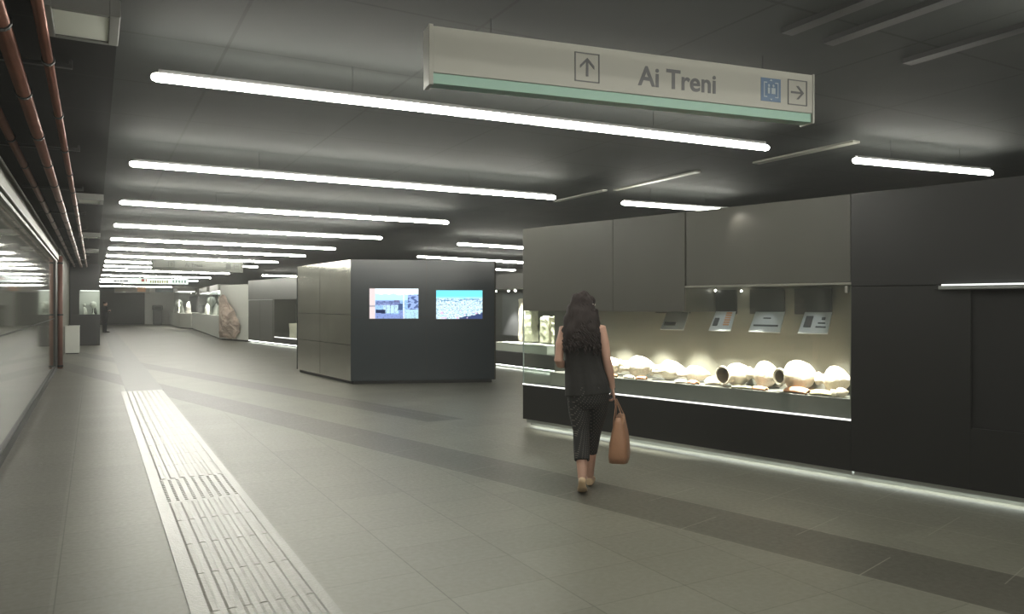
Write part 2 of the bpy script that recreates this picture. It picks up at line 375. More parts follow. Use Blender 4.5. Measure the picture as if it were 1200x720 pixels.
def sign(name, loc, rz, L, H_, rods, label, up=True):
    t = empty(name, loc, rz, label, 'sign')
    b = MB(); b.box(.012, L - .006, 0, .11, .055, H_, .003); b.build('panel', M['signw'], t)
    b = MB(); b.box(.012, L - .006, .012, .098, .0, .055, .002); b.build('lower_band', M['green'], t)
    MB().box(-.012, .012, -.008, .118, -.012, H_ + .006, .003).build('end_cap', M['signw'], t)
    MB().box(L - .006, L + .006, -.006, .116, -.008, H_ + .004, .002).build('end_cap', M['signw'], t)
    for x in rods: MB().tube((x, .055, H_), (x, .055, CZ - loc[2]), .003, 8).build('suspension_rod', M['dark'], t)
    return t
sg = sign('overhead_sign', (1.546, 3.67, 2.70), R(-8.83), 2.50, .30, (.35, 2.15), 'white hanging direction board reading Ai Treni above the passage')
b = MB(); ring2d(b, .905, .175, .155, .165, .006, -.004, .001); arrow(b, .905, .178, .105, 0, -.004, .001); b.build('up_arrow', M['signtxt'], sg)
text_mesh('lettering', 'Ai Treni', .160, M['signtxt'], sg, (1.235, -.001, .112), wid=.53)
b = MB(); b.box(2.095, 2.245, -.003, .001, .10, .245, .001); lift = b.build('lift_pictogram', M['blue'], sg)
b = MB(); y0, y1 = -.0055, -.003
for sx in (-1, 1):
    b.box(2.17 + sx * .052 - .003, 2.17 + sx * .052 + .003, y0, y1, .125, .22); b.box(*sorted((2.17 + sx * .052, 2.17 + sx * .03)), y0, y1, .214, .22); b.box(*sorted((2.17 + sx * .052, 2.17 + sx * .03)), y0, y1, .125, .131)
for cx, hw in ((2.153, .008), (2.187, .015)):
    b.ell((cx, -.004, .198), (.008, .002, .009), 10, 6); b.box(cx - hw, cx + hw, y0, y1, .148, .185, .0005)
for cz, sgn in ((.233, 1), (.112, -1)):
    b.quadprism([(2.160, y0, cz - .005 * sgn), (2.180, y0, cz - .005 * sgn), (2.17, y0, cz + .006 * sgn)], [(2.160, y1, cz - .005 * sgn), (2.180, y1, cz - .005 * sgn), (2.17, y1, cz + .006 * sgn)])
b.build('symbol', M['pale'], lift)
b = MB(); ring2d(b, 2.375, .175, .15, .16, .006, -.004, .001); arrow(b, 2.375, .175, .10, R(-90), -.004, .001); b.build('right_arrow', M['signtxt'], sg)

s2 = sign('overhead_sign', (1.279, 20.44, 2.40), R(14.5), 2.25, .28, (.3, 1.9), 'dim grey hanging direction board half way down the passage')
for ch in s2.children:
    if ch.name.startswith(('lower', 'panel', 'end_cap')): ch.data.materials[0] = M['dimsign']
text_mesh('lettering', 'Ai Treni', .13, M['dimtxt'], s2, (.75, -.001, .11))
b = MB(); ring2d(b, .42, .15, .15, .16, .012, -.004, .001); arrow(b, .42, .15, .10, 0, -.004, .001); b.build('up_arrow', M['dimtxt'], s2)
MB().box(1.80, 1.93, -.004, .001, .08, .22, .001).build('lift_pictogram', M['dimtxt'], s2)
b = MB(); ring2d(b, 2.08, .15, .13, .14, .01, -.004, .001); arrow(b, 2.08, .15, .085, R(-90), -.004, .001); b.build('right_arrow', M['dimtxt'], s2)
s3 = empty('overhead_sign', (1.54, 42.4, 2.62), R(2), 'small bright white board with coloured print hanging deep in the passage', 'sign')
MB().box(0, 2.75, 0, .12, 0, .28, .005).build('panel', mat('backlit_board', (.8, .85, .82), .4, emit=(.85, 1, .93), es=.7), s3)
b = MB(); [b.box(2.0 + i * .14, 2.08 + i * .14, -.006, 0, .07, .21) for i in range(5)]; b.build('green_print', M['green'], s3)
b = MB(); b.box(.55, .7, -.006, 0, .1, .24); b.box(.75, .8, -.006, 0, .1, .24); b.build('red_print', mat('red_print', (.6, .12, .08), .5), s3)
b = MB(); [b.box(.95 + i * .11, 1.02 + i * .11, -.006, 0, .05, .17) for i in range(8)]; b.build('ochre_print', mat('ochre_print', (.45, .4, .12), .5), s3)
for x in (.4, 2.3): MB().tube((x, .06, .28), (x, .06, CZ - 2.62), .008, 6).build('suspension_rod', M['steel'], s3)
s4 = empty('overhead_sign', (1.18, 56.2, 2.36), R(-3), 'brown and orange board hanging before the far shutter', 'sign')
MB().box(0, 2.1, 0, .12, 0, .38, .005).build('frame', M['beam'], s4)
MB().box(.05, 1.35, -.01, 0, .07, .35).build('brown_field', M['board'], s4); MB().box(1.35, 1.85, -.01, 0, .07, .35).build('orange_field', M['orange'], s4)
for x in (.4, 1.7): MB().tube((x, .06, .38), (x, .06, CZ - 2.36), .008, 6).build('suspension_rod', M['steel'], s4)
s5 = empty('overhead_sign', (3.7, 57.5, 2.42), R(-3), 'dark green board hanging beside the brown and orange one', 'sign')
MB().box(0, 1.15, 0, .1, 0, .3, .005).build('panel', mat('dark_green', (.05, .09, .08), .4), s5)
for x in (.3, .9): MB().tube((x, .05, .3), (x, .05, CZ - 2.42), .008, 6).build('suspension_rod', M['steel'], s5)

# ------------------------------------------------------------------ pipes along the left
def pipe(x, z, r, label, ph):
    t = empty('ceiling_pipe', (x, -3, z), 0, label, 'pipe', 'red brown pipes along the left ceiling')
    MB().tube((0, 0, 0), (0, 36, 0), r, 16).build('pipe', M['copper'], t, smooth=True)
    for i in range(24):
        y = ph + i * 1.48
        if y < 6.0: continue
        MB().loft([(0, y - .018, 0), (0, y + .018, 0)], [r + .008] * 2, ref=(0, 0, 1), seg=14).build('clamp', M['clamp'], t)
    return t
pipe(-.42, 2.99, .045, 'thickest red brown ceiling pipe, between two thinner ones', .25)
pipe(-.24, 3.00, .028, 'thin red brown ceiling pipe nearest the grey square lamps', .9)
pipe(-.64, 3.00, .034, 'red brown ceiling pipe closest to the glazed wall', .55)
for i in range(9):
    y = 5.6 + i * 2.96
    t = tag(MB().box(-.80, -.12, y - .02, y + .02, 3.045, 3.07, .002).box(-.14, -.12, y - .02, y + .02, 3.06, CZ, .001).build('pipe_bracket', M['dark']), 'dark cross bracket holding the ceiling pipes, %s from the viewer' % ord_[i], 'bracket', 'brackets across the ceiling pipes')
for i, y in enumerate((4.62, 12.4, 18.9, 24.2)):
    t = empty('ceiling_panel', (-.05, y, CZ), 0, 'square pale ceiling lamp, switched off, in a grey frame, %s one' % ord_[i], 'ceiling lamp', 'square unlit lamps along the ceiling')
    b = MB(); b.box(-.17, -.135, -.25, .25, -.09, 0, .004); b.box(.12, .17, -.25, .25, -.09, 0, .004); b.box(-.135, .12, -.25, -.215, -.09, 0); b.box(-.135, .12, .215, .25, -.09, 0); b.build('frame', mat('grey_frame', (.14, .14, .13), .5), t)
    MB().box(-.135, .12, -.215, .215, -.08, -.03).build('diffuser', mat('opal_panel', (.8, .82, .76), .5), t)

# ------------------------------------------------------------------ the big showcase on the right (x along the wall, y into it)
WR = math.atan2(-.9707, .2403); WO = (4.78, 8.35, 0)
WM = Matrix.Translation(WO) @ Matrix.Rotation(WR, 4, 'Z')
case = empty('showcase', WO, WR, 'long black showcase with a lit glass front full of pale amphorae', 'showcase')
SE = 4.14; DP = .58
MB().box(0, SE, 0, .95, .085, .52, .004).build('plinth', M['black_low'], case)
MB().box(.04, SE, .10, .95, .0, .085).build('kick_plate', M['steel'], case)
MB().box(.04, SE, .028, .040, .045, .085, .002).build('base_profile', M['steel'], case)
MB().box(.06, SE - .02, .055, .09, .070, .082).build('base_light', M['led_s'], case)
MB().box(.0, SE, -.006, .004, .522, .536).build('edge_light', M['led'], case)
b = MB(); b.box(0, 1.470, 0, .95, 1.46, 2.5, .003); b.box(1.476, 2.43, 0, .95, 1.46, 2.5, .003); b.box(2.455, SE - .003, 0, .95, 1.735, 2.5, .003)
b.box(2.43, 2.455, .03, .95, 1.72, 2.5)
b.build('upper_panel', M['black'], case)
MB().box(2.43, SE, .006, .03, 1.712, 1.732).build('upper_rail', M['beam'], case)
b = MB(); b.box(0.0, SE, DP, DP + .03, .52, 2.3); b.box(SE - .02, SE, .03, DP, .52, 1.72); b.build('lining', M['olive'], case)
b = MB(); b.box(.34, SE - .02, .15, DP, .52, .693, .003); b.build('display_tray', M['riser'], case)
MB().box(.342, .60, .144, .149, .53, .69).build('tray_end', M['beam'], case)
MB().box(0.004, 2.437, .012, .022, .522, 1.462).build('glass_pane', M['glass_h'], case)
MB().box(2.443, SE - .004, .012, .022, .522, 1.715).build('glass_pane', M['glass_h'], case)
MB().box(0.0, .010, .022, DP, .522, 1.462).build('glass_pane', M['glass'], case)
MB().box(-.004, .012, .004, .012, .522, 1.46).build('glass_edge', mat('glass_edge', (.35, .42, .40), .2), case)
MB().box(SE - .055, SE - .03, .006, .03, 1.64, 1.70, .003).build('catch', M['signw'], case)
# hanging caption boards with reading cards
for i, (sa, sb, ca, cb) in enumerate(((1.66, 2.12, 1.83, 2.12), (2.36, 2.70, 2.46, 2.70), (2.86, 3.24, 2.93, 3.25), (3.35, 3.72, 3.46, 3.73))):
    t = empty('caption_board', tuple(WM @ Vector((sa, DP - .03, 1.46))), WR, ['charcoal hanging board with caption card, leftmost behind the glass joint', 'charcoal hanging board whose caption card has orange lines', 'charcoal hanging board with a plain grey card and one dark line', 'charcoal hanging board with caption card, rightmost in the showcase'][i], 'caption board', 'boards hanging in the showcase')
    MB().box(.09 if i == 1 else 0, sb - sa, 0, .025, -.02, -.001 if i == 0 else .235, .001).build('board', M['fin'], t)
    a0, a1 = ca - sa, cb - sa; ex = .02
    cd = MB(); cd.quadprism([(a0, -.005, .0), (a1, -.005, .0), (a1 + ex, -.15, -.20), (a0 + .0, -.15, -.20)], [(a0, .003, .006), (a1, .003, .006), (a1 + ex, -.142, -.206), (a0, -.142, -.206)])
    card = cd.build('card', M['label'], t)
    def patch(u0, u1, v0, v1, m, nm):
        def P(u, v, e): return (a0 + u * (a1 - a0 + v * ex), -.005 - v * .145 - .004 * e, .0 - v * .20 + .006 * e)
        MB().quadprism([P(u0, v0, 0), P(u1, v0, 0), P(u1, v1, 0), P(u0, v1, 0)], [P(u0, v0, 1), P(u1, v0, 1), P(u1, v1, 1), P(u0, v1, 1)]).build(nm, m, card)
    if i == 0: patch(.1, .6, .62, .78, M['ink'], 'photo')
    if i == 1:
        patch(.1, .32, .35, .75, M['ink'], 'photo')
        for q in range(6): patch(.58, .85, .05 + q * .12, .11 + q * .12, M['ink_o'], 'print_line')
    if i == 2: patch(.1, .9, .66, .72, M['ink'], 'print_line'); patch(.35, .6, .3, .34, M['ink'], 'print_line')
    if i == 3: patch(.12, .38, .2, .72, M['ink'], 'photo'); patch(.7, .82, .25, .36, M['ink'], 'print_line'); patch(.55, .9, .68, .73, M['ink'], 'print_line'); patch(.6, .85, .5, .54, M['ink'], 'print_line')
    spot('card_spot', (0.2, -.28, .23), (.22, -.10, -.12), 1.6, 44, (.9, .95, 1), parent=t)
for i, s_ in enumerate((.6, 1.15, 1.7, 2.2)):
    spot('case_spot', (s_, .22, 1.42), (s_ + .05, .33, .72), 230, 66, parent=case)
for i, s_ in enumerate((2.62, 3.0, 3.4, 3.8)):
    spot('case_spot', (s_, .13, 1.68), (s_ + .03, .32, .75), 300, 46, parent=case)
for s_, z, y in ((2.47, 1.69, .52), (2.78, 1.68, .52)): MB().ell((s_, y, z), (.011, .011, .011), 10, 8).build('spot_lens', M['dot'], case)
spot('upper_wash', (3.0, -.10, 2.47), (3.35, .02, 1.7), 2.2, 110, (1, .95, .85), parent=case)

def amphora(name, L, r, pose, m, label, mouth=True, handles=True, grp='amphorae lying in the showcase', neck=.38, mr=.45):
    """lathe body along local z, mouth at top"""
    t = empty(name, (0, 0, 0), 0, label, 'amphora', grp); t.matrix_world = WM @ pose
    pr = [(.001, 0), (.14 * r, .01 * L), (.22 * r, .05 * L), (.5 * r, .14 * L), (.82 * r, .28 * L), (.98 * r, .42 * L), (r, .52 * L), (.95 * r, .60 * L), (.78 * r, .67 * L), (.55 * r, .72 * L), (neck * r, .77 * L), (neck * .95 * r, .88 * L), (mr * r, .94 * L), ((mr + .07) * r, .97 * L), ((mr + .05) * r, .995 * L), (mr * r, L), ((mr - .1) * r, .985 * L)]
    MB().lathe(pr).rough(.006, 14).build('body', m, t, smooth=True)
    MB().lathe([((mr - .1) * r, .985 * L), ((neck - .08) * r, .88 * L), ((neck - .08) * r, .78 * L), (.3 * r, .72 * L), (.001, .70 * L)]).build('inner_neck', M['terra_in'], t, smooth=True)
    if handles:
        for sx in (-1, 1):
            MB().loft([(sx * neck * .9 * r, 0, .90 * L), (sx * (neck + .28) * r, 0, .905 * L), (sx * (neck + .45) * r, 0, .86 * L), (sx * (neck + .42) * r, 0, .76 * L), (sx * .66 * r, 0, .68 * L)], [.013] * 5, ref=(0, 1, 0), seg=8).build('handle', m, t, smooth=True)
    return t
def pose(s, y, z, yaw, pitch=0, roll=0):
    # local +z of the vessel swung to lie along the tray; yaw 0 = mouth towards -x (left)
    return Matrix.Translation((s, y, z)) @ Matrix.Rotation(R(yaw), 4, 'Z') @ Matrix.Rotation(R(-90 + pitch), 4, 'Y') @ Matrix.Rotation(R(roll), 4, 'Z')
TZ = .695
amphora('amphora', .42, .118, pose(2.86, .572, TZ + .120, 78, 0, 60), M['terracotta'], 'pale amphora with a wide open mouth turned to the viewer, nearest the glass joint', handles=False, neck=.70, mr=.76)
amphora('amphora', .34, .135, pose(3.27, .42, TZ + .137, 4, 0, 60), M['terracotta'], 'plump pale amphora between the two open mouths in the right pane', handles=False)
amphora('amphora', .45, .150, pose(3.56, .57, TZ + .152, 68, 0, 75), M['terracotta'], 'biggest pale amphora, dark mouth in the middle of the right pane', handles=False, neck=.46, mr=.50)
amphora('amphora', .33, .130, pose(3.975, .42, TZ + .132, 0, 0, 60), M['terracotta'], 'round pale amphora just right of the biggest one', handles=False)
amphora('amphora', .42, .105, pose(1.30, .47, TZ + .107, 24, 0, 80), M['terracotta'], 'pale amphora half hidden behind the walking person', neck=.5, mr=.56)
amphora('amphora', .44, .125, pose(1.73, .47, TZ + .127, 24, 0, 80), M['terracotta'], 'plump pale amphora just right of the walking person', neck=.5, mr=.56)
amphora('amphora', .40, .110, pose(2.14, .47, TZ + .112, 24, 0, 80), M['terracotta'], 'pale amphora in the middle of the left pane', neck=.5, mr=.56)
amphora('amphora', .36, .090, pose(2.44, .47, TZ + .092, 20, 0, 80), M['terracotta'], 'slender pale amphora just left of the glass joint', neck=.55, mr=.6)
def sherd(s, y, z, sx, sy, sz, m, label, seedv, rz=0):
    b = MB(); g = b.bm
    seg, rg = 18, 8                                             # a curved broken wall of a vessel
    a0, a1 = -1.15, 1.15
    outer, inner = [], []
    for i in range(seg + 1):
        a = a0 + (a1 - a0) * i / seg; ro = []; ri = []
        for j in range(rg + 1):
            v = j / rg * 2 - 1; jag = 1 + .16 * noise.noise(Vector((i * .7, v * 2, seedv))) * (1 if j in (0, rg) or i in (0, seg) else .3)
            ro.append(g.verts.new((v * sx * jag, math.sin(a) * sy, (math.cos(a) * sz) * (1 - .25 * v * v))))
            ri.append(g.verts.new((v * sx * jag, math.sin(a) * (sy - .012), (math.cos(a) * sz) * (1 - .25 * v * v) - .012)))
        outer.append(ro); inner.append(ri)
    for i in range(seg):
        for j in range(rg):
            g.faces.new((outer[i][j], outer[i + 1][j], outer[i + 1][j + 1], outer[i][j + 1])); g.faces.new((inner[i][j], inner[i][j + 1], inner[i + 1][j + 1], inner[i + 1][j]))
        g.faces.new((outer[i][0], inner[i][0], inner[i + 1][0], outer[i + 1][0])); g.faces.new((outer[i][rg], outer[i + 1][rg], inner[i + 1][rg], inner[i][rg]))
    for j in range(rg):
        g.faces.new((outer[0][j], outer[0][j + 1], inner[0][j + 1], inner[0][j])); g.faces.new((outer[seg][j], inner[seg][j], inner[seg][j + 1], outer[seg][j + 1]))
    mn = min(v.co.z for v in g.verts)
    for v in g.verts: v.co.z -= mn
    o = b.build('pottery_sherd', m, smooth=True); o.matrix_world = WM @ Matrix.Translation((s, y, z)) @ Matrix.Rotation(R(rz), 4, 'Z')
    return tag(o, label, 'pottery', 'broken pottery pieces in the showcase')
sherd(3.55, .215, TZ, .12, .055, .075, M['terra_o'], 'orange broken vessel piece in front of the biggest amphora', 1, -8)
sherd(3.79, .21, TZ, .10, .05, .065, M['terra_g'], 'greenish brown broken vessel piece near the right end of the tray', 2, 6)
sherd(2.98, .19, TZ, .10, .03, .03, M['terra_g'], 'flat greenish sherd lying under the amphora mouth', 3, 10)
sherd(3.17, .205, TZ, .07, .04, .045, M['terra_o'], 'small orange tan sherd beside the dark amphora mouth', 4, -5)
sherd(2.60, .33, TZ, .10, .09, .115, M['terracotta'], 'tan ribbed vessel fragment just right of the glass joint', 5, 15)
sherd(2.40, .21, TZ, .06, .04, .05, M['terra_o'], 'small pointed tan sherd right of the glass joint', 6, -20)
for q, (s_, lb) in enumerate(((1.55, 'small pale sherd by the tray front, nearest the walking person'), (1.72, 'small pale orange sherd in the tray, second from the walking person'), (2.25, 'small pale sherd just left of the glass joint'), (1.30, 'pale sherd behind the walking person\'s bag hand'))):
    sherd(s_, .20, TZ, .06, .035, .04, M['terracotta'] if q % 2 == 0 else M['terra_o'], lb, 10 + q, q * 17)
amphora('small_jar', .15, .05, pose(4.03, .23, TZ + .052, 20, -10, 30), M['terracotta'], 'small white jar with dark mouth at the right end of the tray', handles=False, grp='broken pottery pieces in the showcase', neck=.7, mr=.75)

# blank cladding to the right of the showcase
clad = empty('wall_right', WO, WR); clad['kind'] = 'structure'
b = MB(); b.box(SE + .002, 9.6, 0, .95, 1.695, 2.5, .003); b.box(SE + .002, 5.07, 0, .95, .085, 1.688, .003); b.box(5.07, 9.6, .03, .95, .585, 1.688); b.box(5.07, 9.6, .0, .95, .085, .57, .002)
cl = b.build('cladding', M['black_low'], clad)
b = MB(); b.box(SE, 9.6, .02, .9, .085, 2.48); b.build('backing', M['seam'], clad)
MB().box(SE, 9.6, .10, .95, .0, .085).build('kick_plate', M['steel'], clad)
MB().box(SE + .02, 9.6, .028, .040, .045, .085, .002).build('base_profile', M['steel'], clad)
MB().box(SE + .02, 9.6, .055, .09, .070, .082).build('base_light', M['led_s'], clad)
t = empty('wall_light_bar', tuple(WM @ Vector((4.86, -.03, 1.675))), WR, 'slim metal light bar fixed across the black cladding at the right edge', 'wall light')
MB().box(0, 3.2, -.045, .03, -.02, .010, .004).build('housing', M['steel'], t)
MB().box(.02, 3.2, -.035, .02, .010, .022, .002).build('diffuser', emis('bar_light', (.95, 1, .95), 1.6), t)
MB().box(-.03, 0, -.04, .03, -.018, .016, .003).build('end_cap', M['dark'], t)

# ------------------------------------------------------------------ screen block
K1, K2, K3, K4 = (4.33, 14.24), (6.97, 13.25), (4.08, 17.58), (6.62, 16.75)
KH = 2.42
kz = empty('screen_block', (K1[0], K1[1], 0), math.atan2(K2[1] - K1[1], K2[0] - K1[0]), 'free-standing dark metal block carrying two lit screens', 'display block')
def loc2(p): v = Matrix.Rotation(-kz.rotation_euler.z, 2) @ (Vector(p) - Vector(K1)); return (v.x, v.y)
def inset(poly, d):
    c = Vector((sum(p[0] for p in poly) / 4, sum(p[1] for p in poly) / 4)); return [tuple(c + (Vector(p) - c) * (1 - d / (Vector(p) - c).length)) for p in poly]
KP = [loc2(p) for p in (K1, K2, K4, K3)]
MB().prism(inset(KP, .02), .06, KH - .01).build('core', M['seam'], kz)
MB().prism(inset(KP, .09), 0, .06).build('plinth', M['dark'], kz)
def face_panels(p, q, cuts_s, cuts_z, m, nm, th=.012, gap=.012):
    p, q = Vector(p), Vector(q); t = (q - p); L = t.length; t.normalize(); nrm = Vector((t.y, -t.x)); b = MB()
    ss = [0] + cuts_s + [L]; zz = [.06] + cuts_z + [KH]
    for i in range(len(ss) - 1):
        for j in range(len(zz) - 1):
            a0, a1 = ss[i] + (gap / 2 if i else 0), ss[i + 1] - (gap / 2 if i < len(ss) - 2 else 0); z0, z1 = zz[j] + gap / 2, zz[j + 1] - gap / 2
            c = [p + t * a0, p + t * a1, p + t * a1 - nrm * .03, p + t * a0 - nrm * .03]
            b.prism([tuple(v) for v in c], z0, z1)
    return b.build(nm, m, kz)
face_panels(KP[0], KP[1], [1.45], [1.30], M['kiosk_shaded'], 'front_panel')
face_panels(KP[3], KP[0], [1.58], [.76, 1.35], M['kiosk'], 'side_panel')
face_panels(KP[1], KP[2], [1.7], [1.30], M['kiosk'], 'side_panel'); face_panels(KP[2], KP[3], [1.3], [1.30], M['kiosk_shaded'], 'back_panel')

def screen(name, s0, s1, z0, z1, fn, lb):
    t = empty(name, (0, 0, 0), 0); t.parent = kz; t['label'] = lb
    MB().box(s0 - .02, s1 + .02, -.012, 0, z0 - .02, z1 + .02, .002).build('bezel', M['clamp'], t)
    nx, nz = 96, 54; me = bpy.data.meshes.new('picture'); vv = []; ff = []
    for j in range(nz + 1):
        for i in range(nx + 1): vv.append((s0 + (s1 - s0) * i / nx, -.0135, z0 + (z1 - z0) * j / nz))
    for j in range(nz):
        for i in range(nx): k_ = j * (nx + 1) + i; ff.append((k_, k_ + 1, k_ + nx + 2, k_ + nx + 1))
    me.from_pydata(vv, [], ff); ca = me.color_attributes.new('c', 'FLOAT_COLOR', 'CORNER')
    for fi in range(len(ff)):
        i, j = fi % nx, fi // nx; c = fn((i + .5) / nx, (j + .5) / nz)
        for q in range(4): ca.data[fi * 4 + q].color = (*c, 1)
    m = bpy.data.materials.new(name + '_picture'); m.use_nodes = True; nt = m.node_tree; nt.nodes.clear()
    e = nt.nodes.new('ShaderNodeEmission'); o_ = nt.nodes.new('ShaderNodeOutputMaterial'); a = nt.nodes.new('ShaderNodeVertexColor'); a.layer_name = 'c'
    nt.links.new(a.outputs[0], e.inputs[0]); nt.links.new(e.outputs[0], o_.inputs[0]); e.inputs[1].default_value = 1.3; me.materials.append(m)
    o = bpy.data.objects.new('picture', me); C.objects.link(o); o.parent = t
def lin(*c): return tuple((x / 255) ** 2.2 for x in c)
def nz2(u, v, s, k=0): return noise.noise(Vector((u * s, v * s, k)))
def pic_street(u, v):
    c = lin(185, 228, 250)
    if v > .80 + .05 * nz2(u, v, 9): c = lin(240, 250, 255)
    if v < .62: c = lin(150, 190, 235)
    if .45 < v < .60 and .12 < u < .62: c = lin(105, 120, 170) if (v * 40 % 2 > 1 or nz2(u, v, 22) > .1) else lin(150, 165, 210)
    if .62 > v > .56 and .5 < u < .6: c = lin(110, 110, 150)
    if .18 < v < .44 and .28 < u < .58: c = lin(185, 220, 238) if (u * 60) % 5 > .8 else lin(120, 150, 190)
    if .1 < v < .3 and .12 < u < .32: c = lin(40, 50, 80)
    if .28 < v < .5 and .58 < u < .68: c = lin(70, 90, 130)
    if u > .78 and .25 < v < .8: c = lin(150, 175, 225) if nz2(u, v, 12, 3) > -.05 else lin(80, 100, 150)
    if v < .2 - .1 * u + .12 * (u > .6): c = lin(130, 150, 205)
    if u > .72 and v < .3: c = lin(175, 215, 235)
    if abs(u - .70) < .012 and v < .85: c = lin(235, 245, 250)
    if nz2(u, v, 34, 7) > .33 and v < .6: c = tuple(x * .55 for x in c)
    if u < .11: c = lin(222, 205, 205) if not (.38 < v < .44) else lin(165, 160, 170)
    return c
def pic_city(u, v):
    if v > .72 + .03 * nz2(u, v, 8): return lin(115, 222, 238) if v > .78 else lin(150, 228, 240)
    n_ = nz2(u, v * 1.6, 30, 2) + .5 * nz2(u, v, 60, 5); c = lin(215, 238, 242) if n_ > -.12 else lin(150, 195, 215)
    if .60 < v < .70 and nz2(u, v * 3, 10, 4) > .12: c = lin(95, 150, 190)
    if n_ < -.42: c = lin(70, 100, 140)
    if v < .22 * (u - .45) / .55 + .08 * nz2(u, v, 14, 8) and u > .5: c = lin(55, 70, 110)
    if nz2(u, v, 12, 11) > .42 and v < .3: c = lin(215, 190, 215)
    return c
screen('screen', .357, 1.295, 1.272, 1.855, pic_street, 'lit screen showing a bluish street and buildings')
screen('screen', 1.64, 2.55, 1.262, 1.825, pic_city, 'lit screen showing a pale city under a turquoise sky')

# ------------------------------------------------------------------ showcase in the room beyond, seen past the glass corner
FO = (8.79, 16.63, 0); FR = math.atan2(14.5 - 16.63, 8.95 - 8.79)
FM = Matrix.Translation(FO) @ Matrix.Rotation(FR, 4, 'Z')
fc = empty('showcase', FO, FR, 'black showcase in the room beyond, seen between screen block and glass corner', 'showcase')
MB().box(-2.5, 5, 0, 1.0, .07, .40, .004).build('plinth', M['black_low'], fc)
MB().box(-2.5, 5, .06, .9, 0, .07).build('kick_plate', M['steel'], fc)
MB().box(-2.5, 5, .02, .05, .055, .068).build('base_light', M['led_s'], fc)
MB().box(-2.5, 5, 0, 1.0, 1.93, 2.3, .004).build('upper_panel', M['black'], fc)
MB().box(-2.5, 5, .95, 1.0, .4, 1.93).build('lining', M['black'], fc)
MB().box(-2.5, 5, .01, .02, .4, 1.93).build('glass_pane', M['glass'], fc)
b = MB(); b.box(-.9, .25, .72, .74, .75, 1.85); b.build('back_board', mat('grey_board2', (.10, .10, .11), .4), fc)
for s_ in (-.55, .05, .35): MB().ell((s_, .3, 1.89), (.03, .03, .02), 10, 6).build('spot_lens', M['dot'], fc)
for s_ in (-.3, .45, 1.4, 2.2): spot('case_spot', (s_, .25, 1.9), (s_, .5, .6), 240, 62, parent=fc)
spot('case_spot', (-.35, .5, 1.88), (-.35, .74, 1.2), 8, 36, parent=fc)
def rockpiece(M0, x0, x1, y0, y1, z0, z1, m, name, lb, cat, amp=.035, sc=5, grp=None, seg=7):
    b = MB(); b.box(x0, x1, y0, y1, z0, z1); bmesh.ops.subdivide_edges(b.bm, edges=b.bm.edges[:], cuts=seg, use_grid_fill=True)
    for v in b.bm.verts:
        d = noise.noise_vector(v.co * sc + Vector((x0 * 7, z1 * 3, 1))) * amp; v.co += Vector((d.x, d.y, d.z if v.co.z > z0 + .02 else 0))
    o = b.build(name, m); o.matrix_world = M0 @ Matrix.Identity(4); return tag(o, lb, cat, grp)
rockpiece(FM, -.35, 1.95, .12, .75, .402, .60, M['marble'], 'stone_slab', 'long white stone slab lying in the showcase beyond', 'stone slab', .02, 6)
rockpiece(FM, .20, .36, .50, .68, .64, 1.70, M['stone'], 'stone_fragment', 'tall narrow carved stone, left of the pale standing stones', 'stone', .03, 7, 'standing carved stones')
rockpiece(FM, .42, .80, .48, .68, .64, 1.39, M['stone'], 'stone_fragment', 'broad carved stone standing just right of the narrow one', 'stone', .03, 9, 'standing carved stones')
rockpiece(FM, 1.16, 1.50, .48, .68, .64, 1.26, M['stone'], 'stone_fragment', 'pale carved stone standing close to the walking person\'s left shoulder', 'stone', .04, 9, 'standing carved stones')
rockpiece(FM, 1.62, 1.94, .48, .68, .64, 1.12, M['stone'], 'stone_fragment', 'lower pale stone beside the walking person\'s left shoulder', 'stone', .05, 9, 'standing carved stones')

# ------------------------------------------------------------------ grey cladding with doors and a stone block, left of the screen block
EO = (5.63, 32.875, 0); ER = math.atan2(27.413 - 32.875, 6.397 - 5.63); EM = Matrix.Translation(EO) @ Matrix.Rotation(ER, 4, 'Z')
mE = mat('grey_cladding', (.12, .122, .11), .4, metal=.3, noise_amt=.1)
ec = empty('showcase', EO, ER, 'grey showcase with double doors and a stone block behind glass', 'showcase')
MB().box(0, 8, 0, 1.4, 1.76, 2.55, .004).build('upper_panel', mE, ec)
MB().box(0, 2.9, -.01, .02, 1.735, 1.76).build('top_strip', M['steel'], ec)
for i in (0, 1): MB().box(.03 + i * 1.44, 1.45 + i * 1.44, 0, .05, .08, 1.73, .004).build('door_leaf', mE, ec)
MB().box(0.02, 2.92, .05, 1.4, .08, 1.76).build('body', M['seam'], ec)
MB().box(2.92, 3.1, 0, 1.4, 0.08, 1.76).build('post', M['black'], ec)
MB().box(3.1, 8, 0, 1.4, .08, .30, .004).build('plinth', M['black_low'], ec)
MB().box(0.05, 8, .05, 1.4, 0, .08).build('kick_plate', M['steel'], ec)
MB().box(0.05, 8, .01, .04, .06, .076).build('base_light', M['led_s'], ec)
MB().box(3.1, 8, .85, 1.4, .30, 1.76).build('lining', M['olive'], ec)
MB().box(3.12, 8, -.004, .004, .30, .33).build('edge_light', M['led'], ec)
MB().box(3.1, 8, .01, .02, .33, 1.76).build('glass_pane', M['glass'], ec)
spot('case_spot', (4.7, .2, 1.72), (4.7, .5, .6), 130, 70, parent=ec); spot('case_spot', (3.9, .3, 1.72), (3.9, .85, 1.3), 14, 80, parent=ec)
rockpiece(EM, 4.0, 5.7, .25, .75, .302, .85, M['stone'], 'stone_block', 'cream stone block lit behind glass beside the grey doors', 'stone block', .02, 3)

